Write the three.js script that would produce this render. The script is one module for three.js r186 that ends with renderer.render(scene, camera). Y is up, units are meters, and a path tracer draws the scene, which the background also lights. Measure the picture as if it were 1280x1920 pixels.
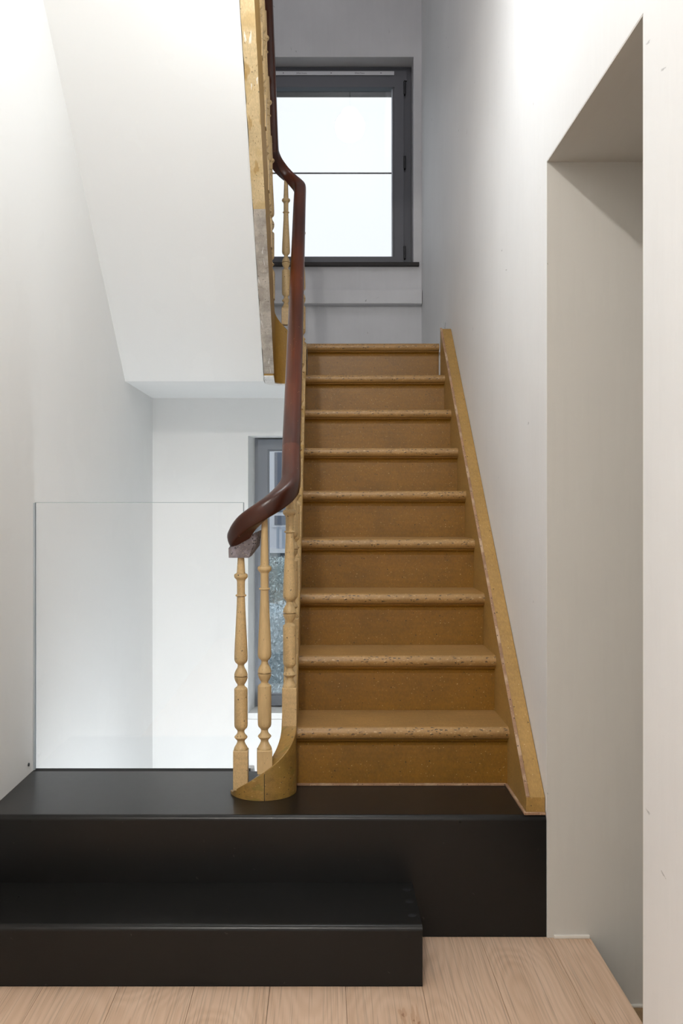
import * as THREE from 'three';
import { mergeGeometries } from 'three/addons/utils/BufferGeometryUtils.js';
import { RoundedBoxGeometry } from 'three/addons/geometries/RoundedBoxGeometry.js';
import { ConvexGeometry } from 'three/addons/geometries/ConvexGeometry.js';

// ---------------------------------------------------------------- camera, sky, exposure, lamps
// Metres; the camera stands over x = 0, z = 0 and looks along -z. "d" below is the distance in front of it (z = -d).
const scene = new THREE.Scene();
const EYE = 1.31;
const camera = new THREE.PerspectiveCamera(57.24, 1280 / 1920, 0.05, 200);
camera.position.set(0, EYE, 0);
camera.lookAt(0, EYE, -10);
camera.setViewOffset(1280, 1920, 34, 15, 1280, 1920);      // shift lens: verticals stay upright
camera.updateProjectionMatrix();
scene.background = new THREE.Color().setRGB(0.94, 0.96, 1.04); // even overcast sky
const renderer = new THREE.WebGLRenderer({ antialias: true });
renderer.toneMapping = THREE.LinearToneMapping;
renderer.toneMappingExposure = 1.1;
renderer.shadowMap.enabled = true;
renderer.shadowMap.type = THREE.PCFSoftShadowMap;
const LAMPS = [                                            // x, y, d, power, colour: hall spot behind the camera, landing pendant, two added fill lamps
  { x: -0.42, y: 3.4, d: -0.4, power: 12.5, color: [1.0, 0.96, 0.91], label: 'small round white ceiling spot in the hall above the floor' },
  { x: -0.32, y: -1.02, d: 3.42, power: 4.0, color: [0.9, 0.95, 1.0], wall: true, label: 'added white wall lamp brightening the lower stairwell under the steel platform' },  // added fixture, supplies the brightness that grows towards the foot of the stairwell
  { x: 0.28, y: 5.4, d: 3.3, power: 1.6, color: [0.96, 0.94, 1.0], hang: true, label: 'white globe pendant hanging high over the landing' },
  { x: -0.06, y: 3.4, d: 2.9, power: 2.1, color: [0.95, 0.98, 1.0], flush: true, label: 'added flat round opal ceiling light brightening the stairwell walls' },  // added fill light, lifts the side walls beside the stairs
];

// ---------------------------------------------------------------- helpers
let seed = 7;
function rnd() { seed = (seed * 1664525 + 1013904223) >>> 0; return seed / 4294967296; }
const rr = (a, b) => a + (b - a) * rnd();
const used = {};
function numbered(name) { const n = used[name] = (used[name] ?? -1) + 1; return n ? name + '_' + String(n).padStart(3, '0') : name; }
function fin(o) { o.castShadow = o.receiveShadow = true; return o; }
function thing(name, label, category, group) {
  const o = new THREE.Group(); o.name = numbered(name); scene.add(o);
  o.userData = { label, category }; if (group) o.userData.group = group;
  return o;
}
function struct(name, label) { const o = new THREE.Group(); o.name = numbered(name); scene.add(o); o.userData = { kind: 'structure', label }; return o; }
function part(name, geo, mat, parent, label) {
  const m = fin(new THREE.Mesh(geo, mat)); m.name = numbered(name); parent.add(m);
  if (label) m.userData.label = label;
  return m;
}
function tag(o, label, category, group) { o.userData = { ...o.userData, label, category }; if (group) o.userData.group = group; return o; }
// uv in metres from the side each face points to
function boxUV(g, ox = 0, oy = 0) {
  if (g.index) g = g.toNonIndexed();
  const p = g.attributes.position, uv = new Float32Array(p.count * 2);
  const a = new THREE.Vector3(), b = new THREE.Vector3(), c = new THREE.Vector3(), n = new THREE.Vector3();
  for (let i = 0; i < p.count; i += 3) {
    a.fromBufferAttribute(p, i); b.fromBufferAttribute(p, i + 1); c.fromBufferAttribute(p, i + 2);
    n.copy(b).sub(a).cross(c.clone().sub(a));
    const ax = Math.abs(n.x), ay = Math.abs(n.y), az = Math.abs(n.z);
    [a, b, c].forEach((v, k) => {
      const j = (i + k) * 2;
      if (ay >= ax && ay >= az) { uv[j] = v.x + ox; uv[j + 1] = v.z + oy; }
      else if (ax >= az) { uv[j] = v.z + ox; uv[j + 1] = v.y + oy; }
      else { uv[j] = v.x + ox; uv[j + 1] = v.y + oy; }
    });
  }
  g.setAttribute('uv', new THREE.BufferAttribute(uv, 2));
  return g;
}
// box from x0..x1, y0..y1, d0..d1
function box(x0, x1, y0, y1, d0, d1, r = 0, seg = 2) {
  const w = x1 - x0, h = y1 - y0, l = d1 - d0;
  const g = r ? new RoundedBoxGeometry(w, h, l, seg, r) : new THREE.BoxGeometry(w, h, l);
  g.translate((x0 + x1) / 2, (y0 + y1) / 2, -(d0 + d1) / 2);
  return boxUV(g);
}
// wall from a shape in (x, y), thickness along d
function slabXY(pts, d0, d1, holes = []) {
  const s = new THREE.Shape(pts.map(p => new THREE.Vector2(...p)));
  for (const h of holes) s.holes.push(new THREE.Path(h.map(p => new THREE.Vector2(...p))));
  const g = new THREE.ExtrudeGeometry(s, { depth: d1 - d0, bevelEnabled: false, curveSegments: 16 });
  g.translate(0, 0, -d1);
  return boxUV(g);
}
// prism from a polygon in (d, y), from x0 to x1
function slabDY(pts, x0, x1, holes = [], bevel = 0) {
  const s = new THREE.Shape(pts.map(p => new THREE.Vector2(...p)));
  for (const h of holes) s.holes.push(new THREE.Path(h.map(p => new THREE.Vector2(...p))));
  const g = new THREE.ExtrudeGeometry(s, { depth: x1 - x0 - 2 * bevel, bevelEnabled: bevel > 0, bevelSize: bevel, bevelThickness: bevel, bevelOffset: -bevel, bevelSegments: 2 });
  g.translate(0, 0, x0 + bevel);
  g.rotateY(Math.PI / 2);                      // (d, y, x) -> (x, y, -d)
  return boxUV(g);
}
// slab from a polygon in (x, d), from y0 to y1
function slabXD(pts, y0, y1) {
  const s = new THREE.Shape(pts.map(p => new THREE.Vector2(...p)));
  const g = new THREE.ExtrudeGeometry(s, { depth: y1 - y0, bevelEnabled: false });
  g.rotateX(-Math.PI / 2);                     // (x, d, y) -> (x, y, -d)
  g.translate(0, y0, 0);
  return boxUV(g);
}
// a profile in (d, y) drawn out along x, with u = x and v = the way along the profile
function drawX(prof, x0, x1, { closed = true, crease = 0.7 } = {}) {
  const pos = [], uv = [], idx = []; let len = 0;
  const P = closed ? [...prof, prof[0]] : prof;
  P.forEach((p, i) => {
    if (i) len += Math.hypot(p[0] - P[i - 1][0], p[1] - P[i - 1][1]);
    pos.push(x0, p[1], -p[0], x1, p[1], -p[0]); uv.push(x0, len, x1, len);
  });
  for (let i = 0; i < P.length - 1; i++) { const a = i * 2; idx.push(a, a + 2, a + 1, a + 1, a + 2, a + 3); }
  const tris = THREE.ShapeUtils.triangulateShape(prof.map(p => new THREE.Vector2(...p)), []);
  for (const e of [0, 1]) {
    const off = pos.length / 3;
    prof.forEach(p => { pos.push(e ? x1 : x0, p[1], -p[0]); uv.push(p[0], p[1]); });
    for (const t of tris) idx.push(off + t[0], off + t[e ? 1 : 2], off + t[e ? 2 : 1]);
  }
  const g = new THREE.BufferGeometry();
  g.setAttribute('position', new THREE.Float32BufferAttribute(pos, 3));
  g.setAttribute('uv', new THREE.Float32BufferAttribute(uv, 2));
  g.setIndex(idx);
  return orient(creased(g, crease));
}
// flat or smooth normals by the angle between faces that share a corner (exact to 0.01 mm), weighted by face area
function creased(g, angle) {
  if (g.index) g = g.toNonIndexed();
  const p = g.attributes.position, n = p.count, fn = [], at = new Map(), keys = [];
  const a = new THREE.Vector3(), b = new THREE.Vector3(), c = new THREE.Vector3();
  for (let i = 0; i < n; i += 3) {
    a.fromBufferAttribute(p, i); b.fromBufferAttribute(p, i + 1); c.fromBufferAttribute(p, i + 2);
    const f = b.clone().sub(a).cross(c.clone().sub(a)); fn.push({ f, u: f.clone().normalize() });
    for (const v of [a, b, c]) { const k = Math.round(v.x * 1e5) + ',' + Math.round(v.y * 1e5) + ',' + Math.round(v.z * 1e5); keys.push(k); if (!at.has(k)) at.set(k, []); at.get(k).push(i / 3); }
  }
  const out = new Float32Array(n * 3), cs = Math.cos(angle), s = new THREE.Vector3();
  for (let i = 0; i < n; i++) {
    const me = fn[Math.floor(i / 3)]; s.set(0, 0, 0);
    for (const j of at.get(keys[i])) if (fn[j].u.dot(me.u) > cs) s.add(fn[j].f);
    if (s.lengthSq() < 1e-24) s.copy(me.u); s.normalize().toArray(out, i * 3);
  }
  g.setAttribute('normal', new THREE.BufferAttribute(out, 3));
  return g;
}
// turns a closed geometry inside out when its signed volume is negative
function orient(g) {
  const p = g.attributes.position; let v = 0;
  const a = new THREE.Vector3(), b = new THREE.Vector3(), c = new THREE.Vector3();
  for (let i = 0; i < p.count; i += 3) { a.fromBufferAttribute(p, i); b.fromBufferAttribute(p, i + 1); c.fromBufferAttribute(p, i + 2); v += a.dot(b.cross(c)); }
  if (v < 0) {
    for (const k in g.attributes) {
      const at = g.attributes[k], n = at.itemSize;
      for (let i = 0; i < p.count; i += 3) for (let j = 0; j < n; j++) { const q = at.array[(i + 1) * n + j]; at.array[(i + 1) * n + j] = at.array[(i + 2) * n + j]; at.array[(i + 2) * n + j] = q; }
    }
    const nn = g.attributes.normal; for (let i = 0; i < nn.array.length; i++) nn.array[i] *= -1;
  }
  return g;
}
// solid that follows stations in plan; every station gives its own cross-section [[side, y], ...] round the line
function ribbon(stations, crease = 0.6) {
  const n = stations[0].sec.length, pos = [], uv = [], idx = []; let along = 0;
  stations.forEach((s, i) => {
    if (i) along += Math.hypot(s.x - stations[i - 1].x, s.d - stations[i - 1].d, (s.y ?? 0) - (stations[i - 1].y ?? 0));
    let round = 0;
    for (let k = 0; k <= n; k++) {
      const q = s.sec[k % n], q0 = s.sec[(k + n - 1) % n];
      if (k) round += Math.hypot(q[0] - q0[0], q[1] - q0[1]);
      // q = [side, up, fore]: fore leans the section along the tangent
      const f = q[2] ?? 0;
      pos.push(s.x + s.nx * q[0] + (s.tx ?? 0) * f, q[1], -(s.d + s.nd * q[0] + (s.td ?? 0) * f));
      uv.push(round, along);
    }
  });
  const m = n + 1;
  for (let i = 0; i < stations.length - 1; i++) for (let k = 0; k < n; k++) { const a = i * m + k, b = a + m; idx.push(a, b, a + 1, a + 1, b, b + 1); }
  const tris = THREE.ShapeUtils.triangulateShape(stations[0].sec.map(p => new THREE.Vector2(p[0], p[1])), []);
  for (const e of [0, 1]) {
    const o = (e ? stations.length - 1 : 0) * m;
    for (const t of tris) idx.push(o + t[0], o + t[e ? 2 : 1], o + t[e ? 1 : 2]);
  }
  const g = new THREE.BufferGeometry();
  g.setAttribute('position', new THREE.Float32BufferAttribute(pos, 3));
  g.setAttribute('uv', new THREE.Float32BufferAttribute(uv, 2));
  g.setIndex(idx);
  return orient(creased(g, crease));
}

// ---------------------------------------------------------------- procedural textures
function hash(x, y, s) { let h = (x * 374761393 + y * 668265263 + s * 2147483647) | 0; h = Math.imul(h ^ (h >>> 13), 1274126177); h ^= h >>> 16; return (h >>> 0) / 4294967296; }
function pnoise(x, y, px, py, s) {              // value noise that repeats after px, py cells
  const xi = Math.floor(x), yi = Math.floor(y), fx = x - xi, fy = y - yi;
  const u = fx * fx * (3 - 2 * fx), v = fy * fy * (3 - 2 * fy), w = (a, n) => ((a % n) + n) % n;
  const a = hash(w(xi, px), w(yi, py), s), b = hash(w(xi + 1, px), w(yi, py), s), c = hash(w(xi, px), w(yi + 1, py), s), d = hash(w(xi + 1, px), w(yi + 1, py), s);
  return a + (b - a) * u + (c - a) * v + (a - b - c + d) * u * v;
}
function fbm(u, v, fx, fy, oct, s) { let t = 0, a = 0.5, k = 0; for (let o = 0; o < oct; o++) { t += a * pnoise(u * fx, v * fy, fx, fy, s + o * 17); k += a; fx *= 2; fy *= 2; a *= 0.5; } return t / k; }
function raster(w, h, fn) { const a = new Float32Array(w * h * 3); for (let y = 0; y < h; y++) for (let x = 0; x < w; x++) { const c = fn(x / w, y / h); const i = (y * w + x) * 3; a[i] = c[0]; a[i + 1] = c[1]; a[i + 2] = c[2]; } return { w, h, a }; }
function blot(r, cx, cy, rx, ry, col, al, turn = 0) {   // an irregular chip, in texture pixels
  const R = Math.ceil(Math.max(rx, ry) * 1.4), c = Math.cos(turn), s = Math.sin(turn), ph = rr(0, 6.28), ph2 = rr(0, 6.28);
  for (let y = -R; y <= R; y++) for (let x = -R; x <= R; x++) {
    const a = (x * c + y * s) / rx, b = (-x * s + y * c) / ry, th = Math.atan2(b, a);
    const q = Math.hypot(a, b) + 0.22 * Math.sin(3 * th + ph) + 0.14 * Math.sin(5 * th + ph2);
    if (q > 1) continue;
    const k = Math.min(1, (1 - q) * 4) * al, X = ((Math.round(cx) + x) % r.w + r.w) % r.w, Y = ((Math.round(cy) + y) % r.h + r.h) % r.h, i = (Y * r.w + X) * 3;
    for (let j = 0; j < 3; j++) r.a[i + j] += (col[j] - r.a[i + j]) * k;
  }
}
function tex(r, srgb, sx, sy) {
  const b = new Uint8Array(r.w * r.h * 4);
  for (let i = 0; i < r.w * r.h; i++) { for (let j = 0; j < 3; j++) b[i * 4 + j] = Math.max(0, Math.min(255, Math.round(r.a[i * 3 + j]))); b[i * 4 + 3] = 255; }
  const t = new THREE.DataTexture(b, r.w, r.h); t.wrapS = t.wrapT = THREE.RepeatWrapping; t.magFilter = THREE.LinearFilter; t.minFilter = THREE.LinearMipmapLinearFilter; t.generateMipmaps = true;
  if (srgb) t.colorSpace = THREE.SRGBColorSpace;
  t.repeat.set(1 / sx, 1 / sy); t.needsUpdate = true;
  return t;
}
const mul = (c, k) => [c[0] * k, c[1] * k, c[2] * k];
const mixc = (a, b, t) => [a[0] + (b[0] - a[0]) * t, a[1] + (b[1] - a[1]) * t, a[2] + (b[2] - a[2]) * t];

// plaster: brushed white paint
function plaster(base, { amount = 0.03, streak = 0.02, marks = 0, s = 1, size = 1.6, bump = 0.0006, rough = 0.75 } = {}) {
  const r = raster(1024, 1024, (u, v) => { const n = fbm(u, v, 4, 4, 5, s) - 0.5, q = fbm(u, v, 90, 6, 3, s + 5) - 0.5; return mul(base, 1 + amount * 2 * n + streak * 2 * q); });
  for (let i = 0; i < marks; i++) blot(r, rr(0, 1024), rr(0, 1024), rr(1, 3), rr(2, 9), mul(base, rr(0.72, 0.93)), 0.8, rr(0, 3));
  const h = raster(512, 512, (u, v) => { const q = 255 * (0.5 * fbm(u, v, 60, 8, 3, s + 9) + 0.5 * fbm(u, v, 12, 12, 4, s + 11)); return [q, q, q]; });
  return new THREE.MeshStandardMaterial({ map: tex(r, true, size, size), bumpMap: tex(h, false, size, size), bumpScale: bump, roughness: rough });
}
// old oil paint on wood: specks, pits, rubbed places
function paint(base, { s = 3, size = 0.7, specks = 500, pits = 250, patch = 0.1, rub = 0, rubCol = [190, 160, 120], rough = 0.5, bump = 0.0012, dirt = 0.0, band = null, stain = [] } = {}) {
  const W = 1024, r = raster(W, W, (u, v) => {
    const n = fbm(u, v, 5, 5, 5, s) - 0.5, f = fbm(u, v, 200, 120, 2, s + 3) - 0.5, g = fbm(u, v, 8, 70, 3, s + 7) - 0.5;
    let c = mul(base, 1 + patch * 2 * n + 0.16 * f + 0.08 * g);
    const t = fbm(u, v, 9, 9, 4, s + 21); c = mixc(c, rubCol, rub * Math.max(0, Math.min(1, (t - 0.5) * 5)));
    const k = fbm(u, v, 14, 14, 4, s + 31); c = mul(c, 1 - dirt * Math.max(0, Math.min(1, (k - 0.52) * 6)));
    return c;
  });
  const H = raster(W, W, (u, v) => { const q = 150 + 60 * (fbm(u, v, 60, 60, 4, s + 40) - 0.5) + 40 * (fbm(u, v, 6, 90, 3, s + 41) - 0.5); return [q, q, q]; });
  const kk = 1 / size, put = (n, fn) => { for (let i = 0; i < n; i++) fn(); };
  put(specks, () => blot(r, rr(0, W), rr(0, W), rr(0.8, 2.2) * kk * 0.8, rr(0.8, 2.6) * kk * 0.8, mixc(base, [235, 215, 180], rr(0.3, 0.8)), 0.9, rr(0, 3)));
  put(pits, () => { const x = rr(0, W), y = rr(0, W), a = rr(1, 2.4) * kk, b = rr(1, 2.8) * kk, t = rr(0, 3); blot(r, x, y, a, b, mul(base, rr(0.2, 0.45)), 0.9, t); blot(H, x, y, a, b, [60, 60, 60], 0.9, t); });
  for (const [n, col, a, b, al] of stain) put(n, () => blot(r, rr(0, W), rr(0, W), rr(a * 0.4, a), rr(b * 0.4, b), col, al, rr(-0.3, 0.3)));
  if (band) {                                     // worn strip: v0..v1 of the texture carries many chips
    put(band.pits, () => { const x = rr(0, W), y = rr(band.v0, band.v1) * W, a = rr(2, 7) * kk, b = rr(1.2, 3) * kk, t = rr(-0.4, 0.4); blot(r, x, y, a, b, mul(base, rr(0.35, 0.65)), 0.85, t); blot(H, x, y, a, b, [70, 70, 70], 0.9, t); });
    put(band.light, () => blot(r, rr(0, W), rr(band.v0, band.v1) * W, rr(2, 9), rr(1, 2.4), mixc(base, [228, 205, 165], rr(0.4, 0.8)), 0.85, rr(-0.3, 0.3)));
  }
  return new THREE.MeshStandardMaterial({ map: tex(r, true, size, size), bumpMap: tex(H, false, size, size), bumpScale: bump, roughness: rough });
}

const C = {
  mustard: [130, 90, 21], tread: [149, 114, 65], tan: [196, 167, 120],
};
const M = {};
M.whiteNew = plaster([233, 233, 231], { amount: 0.006, streak: 0, s: 1, bump: 0.0004 });
M.whiteOld = plaster([231, 231, 231], { amount: 0.022, streak: 0.005, marks: 9, s: 40, bump: 0.0004, rough: 0.6 });
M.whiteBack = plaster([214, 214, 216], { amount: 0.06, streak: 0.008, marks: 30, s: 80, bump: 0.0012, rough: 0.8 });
M.jamb = plaster([209, 206, 199], { amount: 0.01, streak: 0.006, marks: 8, s: 120, bump: 0.0005 });
M.riser = paint(C.mustard, { s: 3, specks: 700, pits: 110, patch: 0.07, dirt: 0.03, rough: 0.42 });
M.tread = paint(C.tread, { s: 9, specks: 300, pits: 70, patch: 0.08, rub: 0.12, rubCol: [164, 128, 86], rough: 0.42, band: { v0: 0.01, v1: 0.06, pits: 60, light: 60 } });
M.baluster = paint(C.tan, { s: 13, size: 0.4, specks: 50, pits: 50, patch: 0.07, rough: 0.45, bump: 0.0008 });
M.string = paint(mixc(C.tan, C.mustard, 0.35), { s: 23, specks: 160, pits: 130, patch: 0.12, rub: 0.2, rough: 0.45 });
M.curtail = paint([150, 116, 58], { s: 29, size: 0.4, specks: 120, pits: 130, patch: 0.12, rub: 0.3, rubCol: [134, 112, 50], rough: 0.38, dirt: 0.1, stain: [[26, [116, 104, 44], 40, 60, 0.5], [40, [186, 164, 112], 5, 16, 0.6]] });
M.wallString = paint(mixc(C.tan, C.mustard, 0.55), { s: 37, specks: 380, pits: 120, patch: 0.07, rub: 0.1, rubCol: [176, 140, 92], rough: 0.45 });
M.bead = paint([150, 116, 88], { s: 43, size: 0.35, specks: 500, pits: 160, patch: 0.2, rub: 0.5, rubCol: [206, 184, 156], rough: 0.7 });
M.soffitEdge = paint([198, 174, 132], { s: 47, size: 0.6, specks: 120, pits: 120, patch: 0.1, rub: 0.5, rubCol: [184, 154, 102], rough: 0.75, dirt: 0, stain: [[60, [150, 112, 52], 22, 60, 0.45], [70, [226, 220, 208], 10, 34, 0.9], [160, [120, 92, 50], 3, 7, 0.7]] });
M.scraped = paint([182, 172, 160], { s: 53, size: 0.5, specks: 160, pits: 160, patch: 0.1, rub: 0.4, rubCol: [146, 134, 122], rough: 0.85, dirt: 0.1, stain: [[90, [128, 116, 104], 40, 8, 0.4], [60, [214, 210, 204], 8, 44, 0.8]] });
M.filler = paint([226, 224, 220], { s: 57, size: 0.5, specks: 60, pits: 60, patch: 0.08, rough: 0.9 });
M.wreath = paint([160, 122, 52], { s: 61, size: 0.6, specks: 120, pits: 60, patch: 0.06, rub: 0.1, rubCol: [180, 146, 84], rough: 0.6 });
{ // handrail: varnished mahogany
  const W = 512, r = raster(W, 1024, (u, v) => {
    const g = fbm(u, v, 60, 6, 4, 71), n = fbm(u, v, 4, 3, 4, 75), f = fbm(u, v, 180, 20, 2, 79);
    let c = mixc([52, 20, 7], [84, 37, 13], Math.max(0, Math.min(1, n * 1.6 - 0.35)));
    return mul(c, 0.82 + 0.24 * g + 0.12 * f);
  });
  for (let i = 0; i < 70; i++) blot(r, rr(0, W), rr(0, 1024), rr(0.8, 1.6), rr(1, 4), [214, 180, 140], 0.8, rr(0, 3));
  M.rail = new THREE.MeshPhysicalMaterial({ map: tex(r, true, 0.26, 0.9), roughness: 0.3, clearcoat: 0, specularIntensity: 0.8 });
}
{ // hot-rolled steel sheet, waxed
  const r = raster(1024, 1024, (u, v) => { const n = fbm(u, v, 4, 5, 5, 91), f = fbm(u, v, 40, 90, 3, 95), q = 22 + 4 * (n - 0.5) + 2 * (f - 0.5); return [q * 1.03, q, q * 0.96]; });
  for (let i = 0; i < 60; i++) blot(r, rr(0, 1024), rr(0, 1024), rr(0.7, 1.6), rr(0.8, 5), [88, 86, 82], 0.5, rr(0, 3));
  const h = raster(1024, 1024, (u, v) => { const q = 105 + 20 * (fbm(u, v, 3, 3, 4, 101) - 0.5) + 6 * (fbm(u, v, 60, 60, 2, 103) - 0.5); return [q, q, q]; });
  M.steel = new THREE.MeshPhysicalMaterial({ specularIntensity: 0.6, map: tex(r, true, 1.3, 1.3), roughnessMap: tex(h, false, 1.3, 1.3), roughness: 0.7, metalness: 0 });
}
{ // oak boards: four cuts side by side, grain along v
  const W = 1024, H = 2048, r = raster(W, H, (u, v) => {
    const k = Math.floor(u * 4), x = (u * 4 - k) - [0.3, 0.75, 0.5, 0.1][k];
    const w = fbm(v, 0.3 + k * 0.2, 3, 4, 3, 111 + k) - 0.5, wob = fbm(u, v, 24, 10, 3, 117) - 0.5;
    const depth = 0.5 + 1.5 * (fbm(v, 0.37, 4, 3, 3, 131 + k) - 0.5);
    const rad = Math.sqrt((x + w * 0.35) ** 2 + (depth * 0.7) ** 2) * 13 + wob * 1.1;
    const ring = rad - Math.floor(rad), late = 0.5 + 0.5 * Math.sin(rad * 6.283);
    const pore = Math.max(0, fbm(u, v, 400, 9, 3, 141) - 0.55) * 1.3;
    let c = mixc([213, 183, 157], [194, 161, 133], late * 0.4 + 0.9 * (fbm(u, v, 12, 5, 4, 151) - 0.5));
    return mul(c, 1 - 0.42 * pore);
  });
  for (let i = 0; i < 16; i++) { const x = rr(0, W), y = rr(0, H); blot(r, x, y, rr(6, 14), rr(30, 90), [172, 132, 100], 0.45); blot(r, x, y, rr(3, 6), rr(5, 12), [138, 98, 70], 0.6); }
  const h = raster(512, 1024, (u, v) => { const q = 190 - 240 * Math.max(0, fbm(u, v, 400, 9, 3, 141) - 0.55); return [q, q, q]; });
  M.oak = new THREE.MeshStandardMaterial({ map: tex(r, true, 1, 1), bumpMap: tex(h, false, 1, 1), bumpScale: 0.0006, roughness: 0.55 });
}
M.oakEdge = new THREE.MeshStandardMaterial({ color: 0x8a6a4c, roughness: 0.7 });
M.lowerFloor = paint([150, 122, 88], { s: 161, specks: 40, pits: 60, patch: 0.12, rough: 0.6 });
M.stairWood = M.oakEdge;
M.darkFrame = new THREE.MeshStandardMaterial({ color: 0x7d8188, roughness: 0.45 });
M.upFrame = new THREE.MeshStandardMaterial({ color: 0x5e5f65, roughness: 0.45 });
M.blackGap = new THREE.MeshStandardMaterial({ color: 0x151414, roughness: 0.8 });
M.sill = paint([28, 22, 20], { s: 171, specks: 60, pits: 40, patch: 0.2, rough: 0.6 });
M.spacer = new THREE.MeshStandardMaterial({ color: 0xb9c0c6, roughness: 0.4, metalness: 0.3 });
M.pane = new THREE.MeshPhysicalMaterial({ color: 0xfcfefd, transmission: 1, thickness: 0, roughness: 0.0, ior: 1.5 });
M.glass = new THREE.MeshPhysicalMaterial({ color: 0xffffff, transmission: 1, thickness: 0, roughness: 0.0, ior: 1.5 });
M.glassEdge = new THREE.MeshPhysicalMaterial({ color: 0xb4c2c4, roughness: 0.2, transmission: 0.3, thickness: 0 });
M.metal = new THREE.MeshStandardMaterial({ color: 0x8d8d8f, roughness: 0.4, metalness: 0.8 });
M.darkMetal = new THREE.MeshStandardMaterial({ color: 0x2b2b2e, roughness: 0.5, metalness: 0.4 });
M.caulk = new THREE.MeshStandardMaterial({ color: 0xe6e2da, roughness: 0.7 });
M.whitePaint = new THREE.MeshStandardMaterial({ color: 0xe4e6e8, roughness: 0.5 });
M.dust = paint([112, 104, 106], { s: 181, size: 0.2, specks: 300, pits: 200, patch: 0.3, rub: 0.6, rubCol: [150, 144, 152], rough: 0.85, bump: 0.001 });

// ---------------------------------------------------------------- dimensions
const XL = -1.028, XR = 0.675;                 // faces of the side walls
const P = 0.367, R = 0.2, G = 0.235, D1 = 3.113; // platform top, rise, going, first nosing
const noseD = k => D1 + (k - 1) * G, noseY = k => P + k * R;
const SL = R / G;
const LAND = noseY(9), SOFF = 1.947;            // landing top, underside
const WC = -0.197, WR = 0.084;                  // stairwell half circle: axis x and centre-line radius
const DB = 3.085, DT = 4.94;                    // distance of the centres of the bottom and top half circles

// ---------------------------------------------------------------- setting
{
  const f = struct('floor', 'light oak plank floor');
  part('subfloor', box(-1.3, 0.804, -0.3, -0.016, -2.6, 3.3), M.oakEdge, f);
  const edges = [XL - 0.02, -0.965, -0.76, -0.555, -0.35, -0.145, 0.06, 0.268, 0.474, 0.679];
  const board = (x0, x1, d0, d1, cut, off) => {
    const g = new RoundedBoxGeometry(x1 - x0 - 0.0008, 0.016, d1 - d0 - 0.0008, 1, 0.001);
    const p = g.attributes.position, uv = [];
    const w = x1 - x0;
    for (let i = 0; i < p.count; i++) uv.push((cut + 0.02 + 0.96 * (p.getX(i) / w + 0.5)) / 4, p.getZ(i) / 2.05 + off);
    g.setAttribute('uv', new THREE.Float32BufferAttribute(uv, 2));
    g.translate((x0 + x1) / 2, -0.008, -(d0 + d1) / 2);
    part('plank', g, M.oak, f);
  };
  edges.forEach((x, i) => {
    const x1 = edges[i + 1] ?? 0.806; if (i === edges.length - 1 && false) return;
    const j = -0.5 + ((i * 0.61) % 1.4), cut = [0, 2, 1, 3][i % 4];
    board(x, x1, -2.5, j, (cut + 1) % 4, rnd()); board(x, x1, j, 3.0, cut, rnd());
  });
}
part('floor_lower', boxUV(box(0.805, 2.3, -0.3, -0.208, 1.1, 2.84)), M.lowerFloor, struct('floor', 'lower brown floor beyond the doorway')).name = 'lower_boards';
{
  const w = struct('wall_right', 'white plastered wall on the right with a doorway');
  part('plaster', slabDY([[-2.6, -0.3], [-2.6, 6], [6.9, 6], [6.9, -1.4], [3.3, -1.4], [3.3, -0.3], [2.838, -0.3], [2.838, 2.347], [1.981, 2.347], [1.981, -0.3]], XR, 1.125), M.whiteOld, w);
  const j = struct('door_1', 'doorway lining painted warm white');
  part('far_jamb', box(XR + 0.0005, 1.1245, -0.207, 2.3465, 2.834, 2.842), M.jamb, j);
  part('soffit', box(XR + 0.0005, 1.1245, 2.343, 2.351, 1.981, 2.838), M.jamb, j);
  part('near_jamb', box(XR + 0.0005, 1.1245, -0.207, 2.3465, 1.977, 1.985), M.jamb, j);
  const p = struct('wall_passage', 'walls of the passage beyond the doorway');
  part('end', box(2.3, 2.4, -0.3, 2.7, 1.0, 2.95), M.jamb, p);
  part('far_side', box(1.125, 2.4, -0.3, 2.7, 2.838, 2.95), M.jamb, p);
  part('near_side', box(1.125, 2.4, -0.3, 2.7, 1.0, 1.1), M.jamb, p);
  part('ceiling', box(1.125, 2.4, 2.6, 2.7, 1.0, 2.95), M.jamb, p);
  const t = struct('trim_1', 'white sealant line along the foot of the jamb');
  part('sealant', box(0.695, 0.803, 0.0, 0.010, 2.826, 2.835, 0.002), M.caulk, t);
  part('sealant', box(0.806, 1.12, -0.208, -0.2, 2.826, 2.835, 0.002), M.caulk, t);
}
{
  const w = struct('wall_left', 'smooth white wall on the left');
  part('plaster', box(XL - 0.25, XL, -1.4, 6, -2.6, 6.9), M.whiteNew, w);
  const b = struct('wall_behind', 'white wall behind the viewer');
  part('plaster', slabXY([[-1.3, -0.3], [1.2, -0.3], [1.2, 6], [-1.3, 6]], -2.7, -2.5, [[[-0.7, 0.1], [-0.7, 2.7], [0.6, 2.7], [0.6, 0.1]]]), M.whiteNew, b);
  const e = struct('window_3', 'added glazed front behind the viewer letting in fill daylight');  // unseen opening, added to let sky light in from behind the camera
  part('frame', slabXY([[-0.7, 0.1], [0.6, 0.1], [0.6, 2.7], [-0.7, 2.7]], -2.65, -2.58, [[[-0.64, 0.17], [-0.64, 2.63], [-0.08, 2.63], [-0.08, 0.17]], [[-0.02, 0.17], [-0.02, 2.63], [0.53, 2.63], [0.53, 0.17]]]), M.darkFrame, e);
  part('pane', box(-0.66, 0.55, 0.15, 2.65, -2.62, -2.615), M.pane, e);
}
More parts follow.
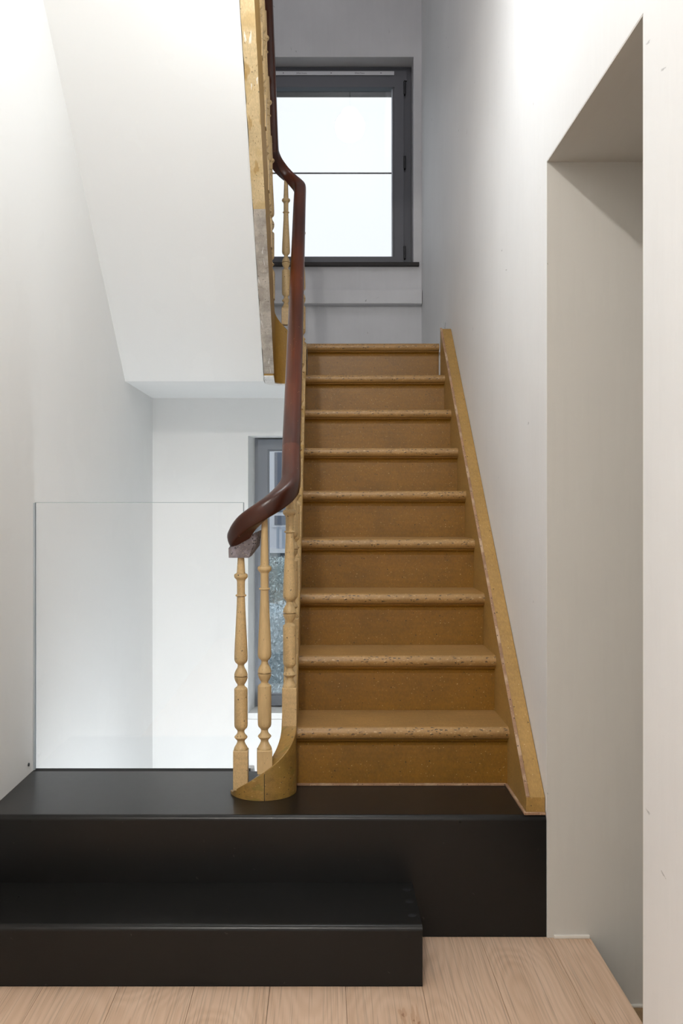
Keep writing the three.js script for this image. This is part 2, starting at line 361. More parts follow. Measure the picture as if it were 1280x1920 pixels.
{
  const c = struct('ceiling_hall', 'white hall ceiling');
  part('plaster', box(-1.28, 1.125, 3.42, 3.75, -2.7, 3.1), M.whiteNew, c);
  const u = struct('ceiling_upper', 'white ceiling over the stairwell');
  part('plaster', box(-1.28, 1.125, 5.8, 6.0, 2.3, 6.9), M.whiteNew, u);
  const wu = struct('wall_upper', 'white wall on the upper floor');
  part('plaster', box(-1.28, 1.125, 3.75, 5.8, 2.3, 2.45), M.whiteNew, wu);
}
{ // the landing and the sloped underside of the upper flight
  const arc = []; for (let i = 0; i <= 20; i++) { const a = Math.PI - i / 20 * Math.PI; arc.push([WC + 0.112 * Math.cos(a), DT + 0.112 * Math.sin(a)]); }
  const l = struct('ceiling_landing', 'flat white underside of the half landing');
  part('slab', slabXD([[XL, 4.87], [WC - 0.112, 4.87], ...arc, [WC + 0.112, 5.05], [XR, 5.05], [XR, 6.9], [XL, 6.9]], SOFF, LAND - 0.04), M.whiteNew, l);
  const s = struct('ceiling_slope', 'white sloping underside of the upper flight');
  const y = d => SOFF + SL * (4.87 - d);
  part('slab', slabDY([[4.87, SOFF], [3.14, y(3.14)], [3.14, y(3.14) + 0.02], [3.14, 3.44], [3.35, 3.44], [4.87, SOFF + 0.2]], XL, -0.3087), M.whiteNew, s);
}
{ // back wall above the landing, with its window opening; a projecting ledge below the sill
  const w = struct('wall_back', 'grey-lit plaster wall behind the landing');
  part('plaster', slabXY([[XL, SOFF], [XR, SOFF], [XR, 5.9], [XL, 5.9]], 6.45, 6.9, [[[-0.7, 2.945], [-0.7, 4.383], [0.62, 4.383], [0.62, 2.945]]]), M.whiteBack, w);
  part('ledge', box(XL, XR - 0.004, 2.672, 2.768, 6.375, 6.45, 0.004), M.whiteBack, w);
  part('lintel', box(-0.7, 0.62, 4.3, 4.383, 6.68, 6.9), M.blackGap, w);
  const lw = struct('wall_lower_back', 'white wall at the foot of the lower stairwell');
  part('plaster', slabXY([[XL, -1.4], [XR, -1.4], [XR, SOFF], [XL, SOFF]], 5.65, 6.0, [[[-0.453, 0.012], [-0.453, 1.721], [0.42, 1.721], [0.42, 0.012]]]), M.whiteNew, lw);
  const pit = struct('floor_basement', 'pale floor of the lower stairwell');
  part('screed', box(XL, XR, -1.4, -1.25, 3.28, 5.65), M.whitePaint, pit);
  const fw = struct('wall_basement', 'white wall under the steel platform');
  part('plaster', box(XL, XR, -1.25, 0.345, 3.24, 3.30), M.whiteNew, fw);
}
// window on the landing
{
  const d = 6.56, x0 = -0.66, x1 = 0.597, y0 = 2.962, y1 = 4.376;
  const w = struct('window_1', 'grey framed landing window with a white sky behind');
  const ring = (a, b, c, e, t, d0, d1, bev = 0.003) => slabXY([[a, c], [b, c], [b, e], [a, e]], d0, d1, [[[a + t, c + t], [a + t, e - t], [b - t, e - t], [b - t, c + t]]]);
  part('outer_frame', ring(x0, x1, y0, y1, 0.05, d + 0.03, d + 0.11), M.upFrame, w);
  part('frame_extension', ring(x0 - 0.03, x1 + 0.02, y0 - 0.01, y1 + 0.006, 0.04, d + 0.04, d + 0.1), M.upFrame, w);
  const sx0 = x0 + 0.045, sx1 = x1 - 0.035, sy0 = y0 + 0.012, sy1 = y1 - 0.085;
  part('head_rail', box(x0 + 0.01, x1 - 0.01, y1 - 0.1, y1 - 0.028, d + 0.012, d + 0.06, 0.003), M.upFrame, w);
  const sash = part('sash', ring(sx0, sx1, sy0, sy1, 0.066, d, d + 0.07), M.upFrame, w);
  part('glazing_bead', ring(sx0 + 0.064, sx1 - 0.064, sy0 + 0.044, sy1 - 0.044, 0.012, d + 0.012, d + 0.04), M.upFrame, sash);
  part('spacer', ring(sx0 + 0.074, sx1 - 0.074, sy0 + 0.052, sy1 - 0.052, 0.009, d + 0.034, d + 0.046), M.spacer, sash);
  part('pane', box(sx0 + 0.05, sx1 - 0.05, sy0 + 0.045, sy1 - 0.045, d + 0.038, d + 0.042), M.pane, w);
  for (const y of [3.07, 3.7, 4.22]) part('hinge', box(x1 - 0.038, x1 - 0.02, y - 0.045, y + 0.045, d - 0.004, d + 0.03, 0.004), M.darkMetal, w);
  // light strip with print and screw holes
  const c = document.createElement('canvas'); c.width = 2048; c.height = 64; const g = c.getContext('2d');
  g.fillStyle = '#d8d8dc'; g.fillRect(0, 0, 2048, 64); g.fillStyle = '#808086'; g.font = 'bold 34px sans-serif';
  g.fillText('Illernau', 840, 44); g.fillText('Illerfau', 1560, 44);
  g.fillStyle = '#303034'; for (const x of [680, 1270, 1885]) { g.beginPath(); g.arc(x, 30, 7, 0, 7); g.fill(); }
  const t = new THREE.CanvasTexture(c); t.colorSpace = THREE.SRGBColorSpace;
  const sm = new THREE.MeshStandardMaterial({ map: t, roughness: 0.5 });
  const sg = new THREE.BoxGeometry(1.16, 0.027, 0.006); sg.translate(-0.085, 4.324, -(d + 0.006));
  part('printed_strip', sg, sm, w, 'pale grey strip with small print and screw holes');
  const s = struct('trim_2', 'black board under the landing window');
  part('board', box(-0.7, 0.655, 2.94, 2.964, 6.41, 6.6, 0.003), M.sill, s);
}
// window of the lower stairwell
{
  const d = 5.82, x0 = -0.428, x1 = 0.41, y0 = 0.055, y1 = 1.719;
  const w = struct('window_2', 'tall grey framed window low in the stairwell');
  const ring = (a, b, c, e, t, d0, d1) => slabXY([[a, c], [b, c], [b, e], [a, e]], d0, d1, [[[a + t, c + t], [a + t, e - t], [b - t, e - t], [b - t, c + t]]]);
  part('outer_frame', ring(x0, x1, y0, y1, 0.03, d + 0.02, d + 0.09), M.darkFrame, w);
  const wedge = slabXD([[-0.4528, 5.652], [x0 + 0.002, 5.84], [-0.4528, 5.84]], 0.05, 1.7205); part('reveal', wedge, M.whiteNew, w);
  const sash = part('sash', ring(x0 + 0.021, x1 - 0.021, y0 + 0.004, y1 - 0.008, 0.062, d, d + 0.07), M.darkFrame, w);
  part('glazing_bead', ring(x0 + 0.078, x1 - 0.078, y0 + 0.06, y1 - 0.066, 0.014, d + 0.014, d + 0.05), M.darkFrame, sash);
  part('pane', box(x0 + 0.06, x1 - 0.06, y0 + 0.05, y1 - 0.05, d + 0.04, d + 0.044), M.pane, w);
  part('sill', box(-0.4525, 0.4195, 0.012, 0.05, 5.655, 5.98), M.whiteNew, w);
  part('seal', box(x0 - 0.004, x1, y1 - 0.001, y1 + 0.0019, d + 0.02, d + 0.09), M.blackGap, w);
}
// ---------------------------------------------------------------- steel platform and step
{
  const t = thing('steel_platform', 'black steel platform at the foot of the staircase', 'platform');
  const r = 0.016, prof = [[2.838, 0.001], [2.838, P - r]];
  for (let i = 1; i <= 8; i++) { const a = Math.PI - i / 8 * Math.PI / 2; prof.push([2.838 + r + r * Math.cos(a), P - r + r * Math.sin(a)]); }
  prof.push([3.31, P], [3.31, P - 0.02], [2.87, P - 0.02], [2.87, 0.001]);
  part('folded_sheet', drawX(prof, XL + 0.001, 0.68 - 0.006, { crease: 0.5 }), M.steel, t);
  part('glass_channel', box(XL + 0.001, -0.26, P - 0.02, P - 0.001, 3.311, 3.352), M.blackGap, t, 'black channel holding the glass');
  part('core', box(XL + 0.002, XR - 0.003, 0.001, P - 0.021, 2.871, 3.238), M.blackGap, t);
  const s = thing('steel_step', 'lower black steel step standing on the oak floor before the platform', 'step');
  const H = 0.165, q = [[2.546, 0.001], [2.546, H - r]];
  for (let i = 1; i <= 8; i++) { const a = Math.PI - i / 8 * Math.PI / 2; q.push([2.546 + r + r * Math.cos(a), H - r + r * Math.sin(a)]); }
  q.push([2.837, H], [2.837, H - 0.012], [2.56, H - 0.012], [2.56, 0.001]);
  part('folded_sheet', drawX(q, XL + 0.001, 0.269, { crease: 0.5 }), M.steel, s);
  part('end_plate', slabDY([[2.5605, 0.001], [2.5605, H - 0.0125], [2.837, H - 0.0125], [2.837, 0.001]], 0.262, 0.2685), M.steel, s);
  for (const d of [2.61, 2.7, 2.785]) { const g = new THREE.CylinderGeometry(0.011, 0.011, 0.0012, 20); g.translate(0.247, H + 0.0002, -d); part('plug_weld', boxUV(g), M.darkMetal, s); }
}
// glass guard
{
  const t = thing('glass_guard', 'clear frameless glass panel standing on the rear edge of the steel platform', 'glass panel');
  part('pane', box(XL + 0.006, -0.2845, P - 0.015, 1.314, 3.326, 3.338), M.glass, t);
  part('polished_edge', box(XL + 0.006, -0.282, 1.3142, 1.3158, 3.3255, 3.3385), M.glassEdge, t, 'greenish polished edge');
  part('polished_edge', box(-0.2843, -0.2818, P, 1.314, 3.3255, 3.3385), M.glassEdge, t);
  part('seal', box(XL + 0.0005, XL + 0.006, P, 1.314, 3.324, 3.34), M.spacer, t);
  const g = new THREE.CylinderGeometry(0.006, 0.006, 0.004, 14); g.rotateZ(Math.PI / 2); g.translate(XL + 0.002, P + 0.035, -3.27);
  tag(part('wall_screw', boxUV(g), M.darkMetal, scene), 'tiny dark screw head low on the left wall beside the glass', 'screw');
}
// ---------------------------------------------------------------- staircase
const stair = thing('staircase', 'worn ochre painted wooden staircase rising from the black platform', 'staircase');
const sTop = d => 0.579 + SL * (d - DB);         // top of the outer string
{
  const x0 = WC + WR + 0.0245, x1 = 0.617;
  for (let k = 1; k <= 9; k++) {
    const d = noseD(k), y = noseY(k), r = 0.021, prof = [];
    for (let i = 0; i <= 12; i++) { const a = Math.PI / 2 + i / 12 * Math.PI; prof.push([d + r + r * Math.cos(a), y - r + r * Math.sin(a)]); }
    // start at the nosing so that the worn strip of the paint falls on it
    const back = d + (k === 9 ? 0.055 : G + 0.06), list = [...prof, [back, y - 2 * r], [back, y]];
    const g = drawX(list, x0, x1, { crease: 0.5 });
    const uv = g.attributes.uv; const off = k * 0.137; for (let i = 0; i < uv.count; i++) uv.setX(i, uv.getX(i) + off);
    part('tread', g, M.tread, stair);
    const rb = k === 1 ? P + 0.0005 : y - R;
    part('riser', boxUV(box(x0, x1, rb, y - 2 * r, d + 0.034, d + 0.054), k * 0.31, k * 0.17), M.riser, stair);
    const c = [[d + 0.034, y - 2 * r], [d + 0.016, y - 2 * r]];
    for (let i = 0; i <= 6; i++) { const a = i / 6 * Math.PI / 2; c.push([d + 0.017 + 0.016 * Math.sin(a) , y - 2 * r - 0.004 - 0.016 * (1 - Math.cos(a))]); }
    c.push([d + 0.034, y - 2 * r - 0.024]);
    part('cove_moulding', drawX(c, x0, x1, { crease: 0.5 }), M.riser, stair);
  }
  part('base_bead', box(x0, x1 - 0.004, P, P + 0.008, D1 + 0.024, D1 + 0.034, 0.002), M.bead, stair, 'thin pale strip at the foot of the lowest riser');
  // wall string
  const wt = d => 0.412 + 0.864 * (d - 2.845);
  part('wall_string', slabDY([[2.852, P + 0.001], [2.852, wt(2.852)], [4.955, wt(4.955)], [4.955, wt(4.955) - 0.4], [3.3, P + 0.001]], 0.6165, XR - 0.001, [], 0.003), M.wallString, stair);
  part('edge_bead', slabDY([[2.852, wt(2.852) + 0.0005], [2.852, wt(2.852) + 0.005], [4.955, wt(4.955) + 0.005], [4.955, wt(4.955) + 0.0005]], 0.6155, 0.627, [], 0.0015), M.bead, stair, 'chipped bead along the string edge');
  part('base_bead', box(0.608, 0.6163, P, P + 0.008, 2.85, D1 + 0.03, 0.002), M.bead, stair);
  part('base_bead', box(0.608, XR - 0.001, P, P + 0.008, 2.842, 2.8515, 0.002), M.bead, stair);
  const nail = new THREE.CylinderGeometry(0.003, 0.003, 0.03, 8); nail.translate(0.64, wt(4.955) + 0.015, -4.945); part('nail', boxUV(nail), M.metal, stair);
  // plaster underside between the strings
  part('underside', slabDY([[3.4, P - 0.4], [3.4, P + 0.02], [4.98, P + 0.02 + SL * 1.58], [4.98, P - 0.02 + SL * 1.58], [3.42, P - 0.4]].map(p => [p[0], p[1]]), x0, x1), M.whiteNew, stair);
}
// outer string with its curtail end, top half circle and the upper flight
const sec = (top, bot, h = 0.0245, b = 0.004) => [[-h, bot], [h, bot], [h, top - b], [h - b, top], [-h + b, top], [-h, top - b]];
const bottomHalf = deg => { const a = deg * Math.PI / 180; return { x: WC + WR * Math.cos(a), d: DB - WR * Math.sin(a), nx: Math.cos(a), nd: -Math.sin(a) }; };
const topHalf = deg => { const a = deg * Math.PI / 180; return { x: WC + WR * Math.cos(a), d: DT + WR * Math.sin(a), nx: Math.cos(a), nd: Math.sin(a) }; };
const curtailTop = deg => P + 0.212 - 0.00128 * deg + 0.012 * Math.sin(deg / 165 * Math.PI) * -1;
const X1 = WC + WR, X2 = WC - WR;
{
  const piece = (a, b) => { const s = []; const n = Math.ceil(Math.abs(a - b) / 5); for (let i = 0; i <= n; i++) { const t = a + (b - a) * i / n; s.push({ ...bottomHalf(t), sec: sec(Math.max(P + 0.011, curtailTop(t)), P + 0.0006, 0.0245, 0.002) }); } return s; };
  part('curtail_end', ribbon(piece(166, 85.3)), M.curtail, stair, 'curved foot of the outer string, greenish worn paint');
  part('curtail_end', ribbon([...piece(84.2, 0), { x: X1, d: DB + 0.012, nx: 1, nd: 0, sec: sec(sTop(DB + 0.012), P + 0.0006, 0.0245, 0.002) }]), M.curtail, stair);
  const st = []; for (const d of [DB + 0.0135, DB + 0.06, DB + 0.2, 3.8, 4.4, DT - 0.001]) st.push({ x: X1, d, nx: 1, nd: 0, sec: sec(sTop(d), Math.max(P + 0.0006, sTop(d) - 0.33)) });
  part('outer_string', ribbon(st), M.string, stair);
}
const upTop = d => 2.33 + SL * (DT - d), upBot = d => SOFF - 0.004 + SL * (4.87 - d);
const upper = thing('upper_staircase', 'outer edge of the upper stair flight with scraped bare wood underside', 'staircase');
{
  const s = [], n = 24, tr = sTop(DT), br = tr - 0.33;
  for (let i = 0; i <= n; i++) { const t = i / n, k = t * t * (3 - 2 * t); s.push({ ...topHalf(t * 180), sec: sec(tr + (2.33 - tr) * (0.6 * t + 0.4 * k), br + (1.952 - br) * Math.min(1, 1.35 * Math.sin(t * Math.PI / 2))) }); }
  s.push({ x: X2, d: 4.83, nx: -1, nd: 0, sec: sec(upTop(4.83), 1.972) });
  const under = s.map(q => ({ ...q, sec: [[-0.026, q.sec[0][1] - 0.006], [0.026, q.sec[0][1] - 0.006], [0.026, q.sec[0][1] - 0.0005], [-0.026, q.sec[0][1] - 0.0005]] }));
  part('scraped_underside', ribbon(under), M.filler, upper, 'pale filled underside of the curved string');
  part('wreath_string', ribbon(s, 0.4), M.wreath, upper, 'curved ochre string round the stairwell end');
  const u = []; for (const d of [4.828, 4.6, 4.2, 3.8, 3.14]) u.push({ x: X2, d, nx: -1, nd: 0, sec: sec(upTop(d), upBot(d) + 0.012) });
  part('outer_string', ribbon(u), M.wreath, upper);
  // scraped underside of the string, its lower half greyer than the upper
  const strip = (d0, d1, mat, label) => { const q = []; const m = 26; for (let i = 0; i <= m; i++) { const d = d0 + (d1 - d0) * i / m, e = () => rr(-0.0022, 0.0022); const l = 0.0262 + e(); q.push({ x: X2, d, nx: -1, nd: 0, sec: [[-0.0275, upBot(d) + 0.0115], [-0.0275, upBot(d)], [l, upBot(d)], [l, upBot(d) + 0.0115]] }); } part('scraped_underside', ribbon(q), mat, upper, label); };
  strip(4.826, 4.1, M.scraped, 'greyish scraped underside of the string');
  strip(4.0995, 3.13, M.soffitEdge, 'yellowish scraped underside of the string');
}
// ---------------------------------------------------------------- banister: balusters and one continuous handrail
const banister = thing('banister', 'mahogany handrail sweeping up on turned tan balusters', 'banister');
function balusterGeo(foot, top, s = 1.03) {
  const raw = [[0, .0225], [.004, .0225], [.009, .0205], [.016, .016], [.024, .0122], [.030, .0128], [.035, .018], [.0395, .0215], [.043, .0205], [.049, .0145], [.055, .0114], [.061, .0114], [.066, .015], [.0705, .0195], [.076, .0214], [.085, .0218],
    [.1935, .0218], [.1975, .021], [.200, .0185], [.204, .0135], [.207, .0114], [.211, .0118], [.2155, .0150], [.221, .0183], [.228, .0208], [.2340, .0218], [.2355, .0218], [.2358, .0165], [.2388, .0165], [.2391, .0218], [.243, .0216], [.250, .0198], [.256, .0172], [.2615, .0138], [.266, .0114], [.2735, .0104],
    [.277, .0125], [.281, .0172], [.286, .0203], [.293, .0217], [.300, .0217], [.34, .0203], [.4058, .0168], [.46, .0141], [.4945, .0129], [.496, .0165], [.4985, .0182], [.501, .0165], [.5025, .0129], [.544, .0130], [.550, .0150], [.5535, .0190], [.558, .0220], [.5635, .0224], [.568, .0205], [.5705, .0150], [.573, .0136]];
  const pts = raw.map(p => new THREE.Vector2(p[1], p[0] * s)); pts.unshift(new THREE.Vector2(0.0001, 0)); pts.push(new THREE.Vector2(.0095, top), new THREE.Vector2(0.0001, top));
  let l = new THREE.LatheGeometry(pts, 24); l = creased(l, 0.55);
  const uv = l.attributes.uv, p = l.attributes.position; for (let i = 0; i < uv.count; i++) uv.setXY(i, uv.getX(i) * 0.13, p.getY(i));
  const b = boxUV(new RoundedBoxGeometry(0.048, foot, 0.048, 2, 0.0025)); b.translate(0, -foot / 2, 0);
  return mergeGeometries([l, b]);
}
const std = balusterGeo(0.145, 0.665), tall = balusterGeo(0.14, 0.705), short = balusterGeo(0.09, 0.705);
function baluster(x, d, y, geo, turn = 0, mat = M.baluster) { const m = part('baluster', geo, mat, banister); m.position.set(x, y, -d); m.rotation.y = turn; return m; }
{
  const b1 = bottomHalf(146), b2 = bottomHalf(84);
  baluster(b1.x, b1.d, 0.5156, balusterGeo(0.127, 0.64, 1.0), 0.02);
  const marked = M.baluster.clone();               // this one carries dark scribbles
  { const W = 512, H = 1024, r = raster(W, H, (u, v) => mul(C.tan, 1 + 0.1 * (fbm(u, v, 5, 8, 4, 300) - 0.5) + 0.08 * (fbm(u, v, 60, 40, 2, 305) - 0.5)));
    for (let i = 0; i < 60; i++) blot(r, rr(0, W), rr(0, H), rr(1, 3), rr(2, 5), mul(C.tan, rr(0.3, 0.6)), 0.8, rr(0, 3));
    for (let i = 0; i < 46; i++) { const k = i / 46, y = 0.335 + 0.1 * k; blot(r, (0.5 + 0.035 * Math.sin(i * 2.4)) * W, y / 0.72 * H, rr(2, 5), rr(3, 7), [70, 55, 35], 0.8, i * 1.7); }
    for (let i = 0; i < 8; i++) blot(r, (0.5 + rr(-0.03, 0.03)) * W, rr(0.455, 0.48) / 0.72 * H, rr(2, 4), rr(2, 6), [78, 62, 40], 0.8, i);
    for (let i = 0; i < 7; i++) blot(r, (0.46 + rr(-0.01, 0.01)) * W, (0.53 + i * 0.005) / 0.72 * H, rr(2, 3), rr(3, 6), [78, 58, 36], 0.8, 0.1);
    marked.map = tex(r, true, 0.13, 0.72); }
  baluster(b2.x, b2.d + 0.004, 0.525, balusterGeo(0.075, 0.742), 0.1, marked);
  for (let k = 0; k < 8; k++) { const d = 3.11 + k * G; baluster(X1 + 0.001, d, sTop(d) + 0.104, std); }
  const w = topHalf(92); baluster(w.x, w.d + 0.002, 2.358, short, 0.03);
  for (let k = 0; k < 7; k++) { const d = 4.85 - k * G; baluster(X2 + 0.006, d, upTop(d) + 0.1, tall); }
}
{ // handrail path: x, d, y of its middle
  const path = [];
  const add = (x, d, y) => path.push(new THREE.Vector3(x, y, -d));
  const H0 = 1.371;
  for (let i = 0; i <= 18; i++) { const t = 168 - i * 168 / 18, a = t * Math.PI / 180, e = 1.08; add(WC + WR * e * Math.cos(a), DB - 0.01 - WR * e * Math.sin(a), 1.388 - 0.00112 * t + (t > 120 ? -(t - 120) * 0.0004 : 0)); }
  const nA = path.length;
  for (let i = 1; i <= 12; i++) { const d = DB - 0.01 + (DT + 0.01 - DB + 0.01) * i / 12, t = i / 12; add(WC + WR * 1.05 - 0.0 - 0.014 * t, d, 1.388 + SL * 0.998 * (d - DB + 0.01) - 0.012 * Math.min(1, i)); }
  const yt = path[path.length - 1].y, dt = DT + 0.01, ra = WR * 1.05 - 0.014;
  for (let i = 1; i <= 16; i++) { const a = i / 16 * Math.PI, t = i / 16; add(WC + ra * Math.cos(a) + 0.004 * t, dt + 0.085 * Math.sin(a), yt + (3.185 - yt) * t); }
  for (let i = 1; i <= 8; i++) { const d = dt - i * 0.24; add(WC - ra + 0.004, d, 3.185 + SL * (dt - d)); }
  const curve = new THREE.CatmullRomCurve3(path, false, 'centripetal');
  const N = 260, pts = []; for (let i = 0; i <= N; i++) pts.push(curve.getPoint(i / N));
   // rounded top, slightly hollow sides, flat bottom
  const base = [[-0.021, -0.03], [0.021, -0.03], [0.0255, -0.026], [0.0275, -0.016], [0.029, -0.004], [0.0288, 0.008], [0.0265, 0.018], [0.0215, 0.0255], [0.0125, 0.0295], [0, 0.031], [-0.0125, 0.0295], [-0.0215, 0.0255], [-0.0265, 0.018], [-0.0288, 0.008], [-0.029, -0.004], [-0.0275, -0.016], [-0.0255, -0.026]];
  const up = new THREE.Vector3(0, 1, 0);
  function railPiece(i0, i1, capStart) {
    const n = base.length, pos = [], uv = [], idx = []; let along = i0 * 0.02;
    for (let i = i0; i <= i1; i++) {
      const a = pts[Math.max(0, i - 1)], b = pts[Math.min(N, i + 1)], t = b.clone().sub(a).normalize();
      const side = new THREE.Vector3().crossVectors(t, up).normalize(), nrm = new THREE.Vector3().crossVectors(side, t).normalize();
      let k = 1, sh = 0; if (capStart && i - i0 < 7) { const q = (i - i0) / 7; k = Math.sqrt(Math.max(0.02, 1 - (1 - q) ** 2)); }
      if (i > i0) along += pts[i].distanceTo(pts[i - 1]);
      let round = 0;
      for (let j = 0; j <= n; j++) {
        const q = base[j % n], q0 = base[(j + n - 1) % n]; if (j) round += Math.hypot(q[0] - q0[0], q[1] - q0[1]);
        const v = pts[i].clone().addScaledVector(side, q[0] * k * 1.09).addScaledVector(nrm, q[1] * k);
        pos.push(v.x, v.y, v.z); uv.push(round, along);
      }
    }
    const m = n + 1, L = i1 - i0;
    for (let i = 0; i < L; i++) for (let j = 0; j < n; j++) { const a = i * m + j, b = a + m; idx.push(a, b, a + 1, a + 1, b, b + 1); }
    const tris = THREE.ShapeUtils.triangulateShape(base.map(p => new THREE.Vector2(...p)), []);
    for (const e of [0, 1]) for (const q of tris) { const o = (e ? L : 0) * m; idx.push(o + q[0], o + q[e ? 2 : 1], o + q[e ? 1 : 2]); }
    const g = new THREE.BufferGeometry();
    g.setAttribute('position', new THREE.Float32BufferAttribute(pos, 3)); g.setAttribute('uv', new THREE.Float32BufferAttribute(uv, 2)); g.setIndex(idx);
    return orient(creased(g, 0.75));
  }
  // catmull-rom parameter is even per path point: index of the joints
  const at = k => Math.round(k / (path.length - 1) * N);
  const joint = at(9);
  part('handrail_section', railPiece(0, joint, true), M.rail, banister, 'curled lower end of the handrail');
  part('handrail_section', railPiece(joint, at(19), false), M.rail, banister);
  part('handrail_section', railPiece(at(19), at(nA + 11), false), M.rail, banister, 'long straight handrail');
  part('handrail_section', railPiece(at(nA + 11), at(nA + 27), false), M.rail, banister, 'tight handrail turn over the landing');
  part('handrail_section', railPiece(at(nA + 27), N, false), M.rail, banister, 'upper handrail');
  // dusty faceted block left under the curled end
  const e = bottomHalf(150); const v = [];
  for (const [x, y, d] of [[-0.034, 0.0, -0.03], [0.03, 0.0, -0.03], [0.036, 0.004, 0.02], [-0.03, 0.0, 0.025], [-0.036, 0.03, -0.02], [0.05, 0.03, -0.012], [0.062, 0.038, 0.02], [-0.028, 0.045, 0.02], [0.06, 0.085, -0.02], [0.02, 0.062, -0.028], [0.07, 0.09, 0.01]]) v.push(new THREE.Vector3(e.x + x, 1.137 + y, -(e.d + d)));
  part('underside_block', boxUV(new ConvexGeometry(v)), M.dust, banister, 'grey dusty faceted block under the rail end');
}
// white string of the flight that goes down behind the glass
{
  const t = thing('lower_flight_string', 'white painted edge board descending behind the balusters', 'stair string');
  part('board', slabDY([[3.36, P - 0.25], [3.36, P - 0.004], [3.4, P - 0.004], [5.2, P - 1.5], [5.2, -1.25], [4.4, -1.25]], -0.272, -0.25, [], 0.002), M.whitePaint, t);
}
// ---------------------------------------------------------------- outdoors
{
  const g = struct('ground_outside', 'pale gravel and turf outside the lower window');
  const r = raster(1024, 1024, (u, v) => { const n = fbm(u, v, 60, 60, 4, 401), q = fbm(u, v, 8, 8, 4, 405); return mul([140, 152, 150], 0.45 + 0.75 * n + 0.35 * q); });
  part('turf', box(-14, 14, -0.9, -0.6, 6.05, 40), new THREE.MeshStandardMaterial({ map: tex(r, true, 1.5, 1.5), roughness: 1 }), g);
  part('paving', box(-14, 14, -0.5, -0.1, -40, -2.75), new THREE.MeshStandardMaterial({ color: 0x9a9a98, roughness: 1 }), g);
  const leafM = new THREE.MeshStandardMaterial({ color: 0xffffff, roughness: 0.6, side: THREE.DoubleSide });
  const s = new THREE.Shape(); s.moveTo(0, -0.5); s.quadraticCurveTo(0.3, 0, 0, 0.5); s.quadraticCurveTo(-0.3, 0, 0, -0.5);
  const lg = new THREE.ShapeGeometry(s, 3), o = new THREE.Object3D(), c = new THREE.Color();
  function bank(name, label, x0, x1, y0, y1, d0, d1, n, size, k0, k1, tint, core) {
    const h = thing(name, label, 'hedge'), im = new THREE.InstancedMesh(lg, leafM, n);
    for (let i = 0; i < n; i++) {
      const top = rnd() < 0.25; o.position.set(rr(x0, x1), top ? y1 + rr(-0.03, 0.04) : rr(y0, y1 + 0.02), -(top ? rr(d0, d1) : d0 + rr(-0.05, 0.06)));
      o.rotation.set(rr(-1, 1), rr(-1, 1), rr(0, 6.28)); o.scale.setScalar(rr(size, size * 2.2)); o.updateMatrix(); im.setMatrixAt(i, o.matrix);
      const k = rr(k0, k1); c.setRGB(k * tint[0], k * tint[1], k * tint[2]); im.setColorAt(i, c);
    }
    im.name = numbered('foliage'); im.userData.kind = 'stuff'; fin(im); h.add(im);
    part('twig_core', box(x0, x1, y0, y1 - 0.04, d0 + 0.03, d1), new THREE.MeshStandardMaterial({ color: core, roughness: 1 }), h);
  }
  bank('hedge', 'dense clipped grey-green hedge seen through the lower window', -3.2, 2.2, -0.6, 0.53, 12.5, 13.3, 26000, 0.028, 0.2, 0.9, [0.76, 0.9, 0.92], 0xaab8b8);
  bank('ground_cover', 'pale low shrub bank before the dark hedge outside the lower window', -2.4, 1.6, -0.6, 0.25, 9.0, 9.8, 22000, 0.024, 0.5, 1.0, [0.84, 0.95, 1.0], 0xd0dadf);
  const b = thing('neighbouring_house', 'pale house with large dark windows beyond the hedge', 'building');
  const wall = new THREE.MeshStandardMaterial({ color: 0xd6dbe2, roughness: 0.9 }), dark = new THREE.MeshStandardMaterial({ color: 0x566070, roughness: 0.25 }), slat = new THREE.MeshStandardMaterial({ color: 0x9aa6b6, roughness: 0.7 });
  part('wall', box(-4, 3.5, -0.6, 2.6, 16.2, 19), wall, b);
  part('roof', box(-4.2, 3.7, 2.6, 2.75, 16.0, 19.2), slat, b);
  part('ledge', box(-4, 3.5, 0.49, 0.56, 15.7, 16.2), wall, b);
  for (let i = 0; i < 5; i++) {
    const x = -3.6 + i * 1.38;
    const w = part('window', box(x - 0.04, x + 1.16, 0.91, 2.24, 16.15, 16.2), wall, b);
    part('pane', box(x, x + 1.12, 1.17, 2.2, 16.13, 16.151), dark, w); part('pane', box(x, x + 1.12, 0.95, 1.11, 16.13, 16.151), dark, w);
    part('cellar_window', box(x + 0.1, x + 1.0, 0.2, 0.46, 16.16, 16.199), dark, b);
    for (let k = 0; k < 12; k++) part('slat', box(x + 0.05 + k * 0.095, x + 0.1 + k * 0.095, 0.565, 0.93, 15.75, 15.78), slat, b);
  }
  const cb = new THREE.CylinderGeometry(0.007, 0.007, 14, 8); cb.rotateZ(Math.PI / 2); cb.translate(0, 4.13, -8);
  tag(part('cable', boxUV(cb), M.blackGap, scene), 'thin dark cable crossing the sky outside the landing window', 'cable');
}
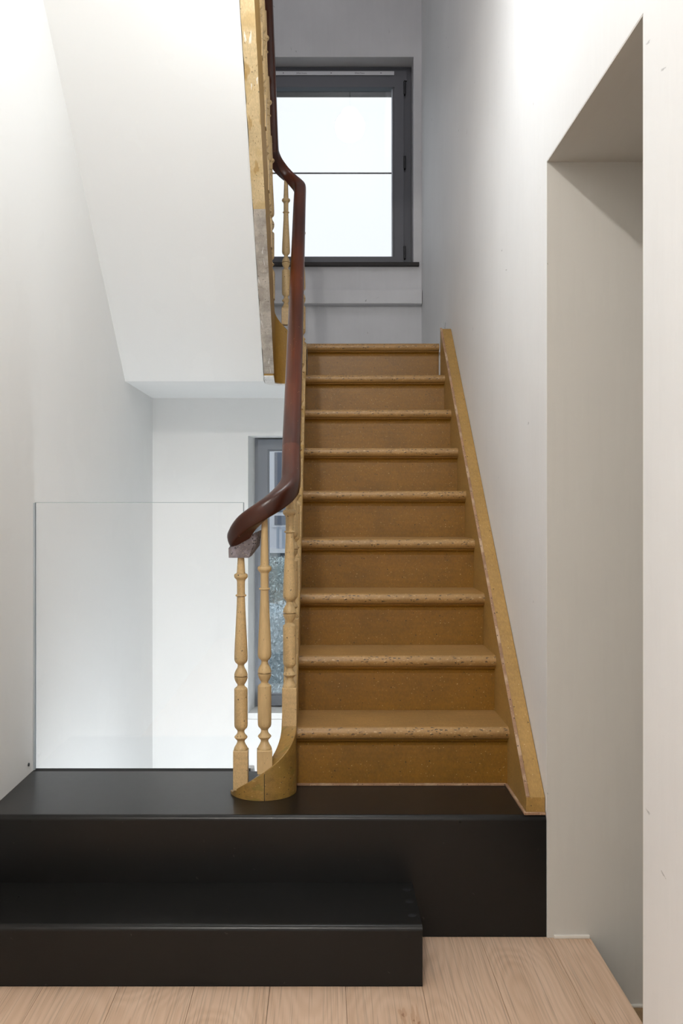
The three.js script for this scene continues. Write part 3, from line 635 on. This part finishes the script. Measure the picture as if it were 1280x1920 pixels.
// ---------------------------------------------------------------- lamps
for (const L of LAMPS) {
  const t = thing(L.wall ? 'added_wall_lamp' : L.hang ? 'pendant_lamp' : L.flush ? 'added_ceiling_light' : 'ceiling_spot', L.label, 'lamp');
  const glow = new THREE.MeshStandardMaterial({ color: 0xffffff, emissive: new THREE.Color(...L.color), emissiveIntensity: 3 });
  const p = new THREE.PointLight(new THREE.Color(...L.color), L.power, 0, 2);
  if (L.hang) {
    const g = new THREE.CylinderGeometry(0.004, 0.004, 0.38, 8); g.translate(L.x, 5.61, -L.d); part('cord', boxUV(g), M.darkMetal, t);
    part('lamp_globe', new THREE.SphereGeometry(0.1, 28, 18).translate(L.x, L.y, -L.d), glow, t);
    p.position.set(L.x, L.y - 0.11, -L.d); p.shadow.radius = 8;
  } else if (L.flush) {
    const g = new THREE.CylinderGeometry(0.18, 0.18, 0.03, 40); g.translate(L.x, L.y + 0.004, -L.d); part('rim', boxUV(g), M.whitePaint, t);
    const e = new THREE.CylinderGeometry(0.165, 0.165, 0.012, 40); e.translate(L.x, L.y - 0.018, -L.d); part('opal_cover', boxUV(e), glow, t);
    p.position.set(L.x, L.y - 0.2, -L.d); p.shadow.radius = 16;
  } else if (L.wall) {
    const g = new THREE.CylinderGeometry(0.06, 0.06, 0.03, 28); g.rotateX(Math.PI / 2); g.translate(L.x, L.y, -3.316); part('wall_plate', boxUV(g), M.whitePaint, t);
    part('lamp_globe', new THREE.SphereGeometry(0.07, 28, 18).translate(L.x, L.y, -(L.d - 0.035)), glow, t);
    p.position.set(L.x, L.y, -(L.d + 0.06)); p.shadow.radius = 7;
  } else {
    const g = new THREE.CylinderGeometry(0.045, 0.045, 0.05, 28); g.translate(L.x, L.y, -L.d); part('housing', boxUV(g), M.whitePaint, t);
    const e = new THREE.CylinderGeometry(0.032, 0.032, 0.004, 28); e.translate(L.x, L.y - 0.028, -L.d); part('lamp_lens', boxUV(e), glow, t);
    p.position.set(L.x, L.y - 0.045, -L.d); p.shadow.radius = 2.5;
  }
  p.castShadow = true; p.shadow.mapSize.set(2048, 2048); p.shadow.bias = -0.0005; p.name = 'bulb'; t.add(p);
}
renderer.render(scene, camera);
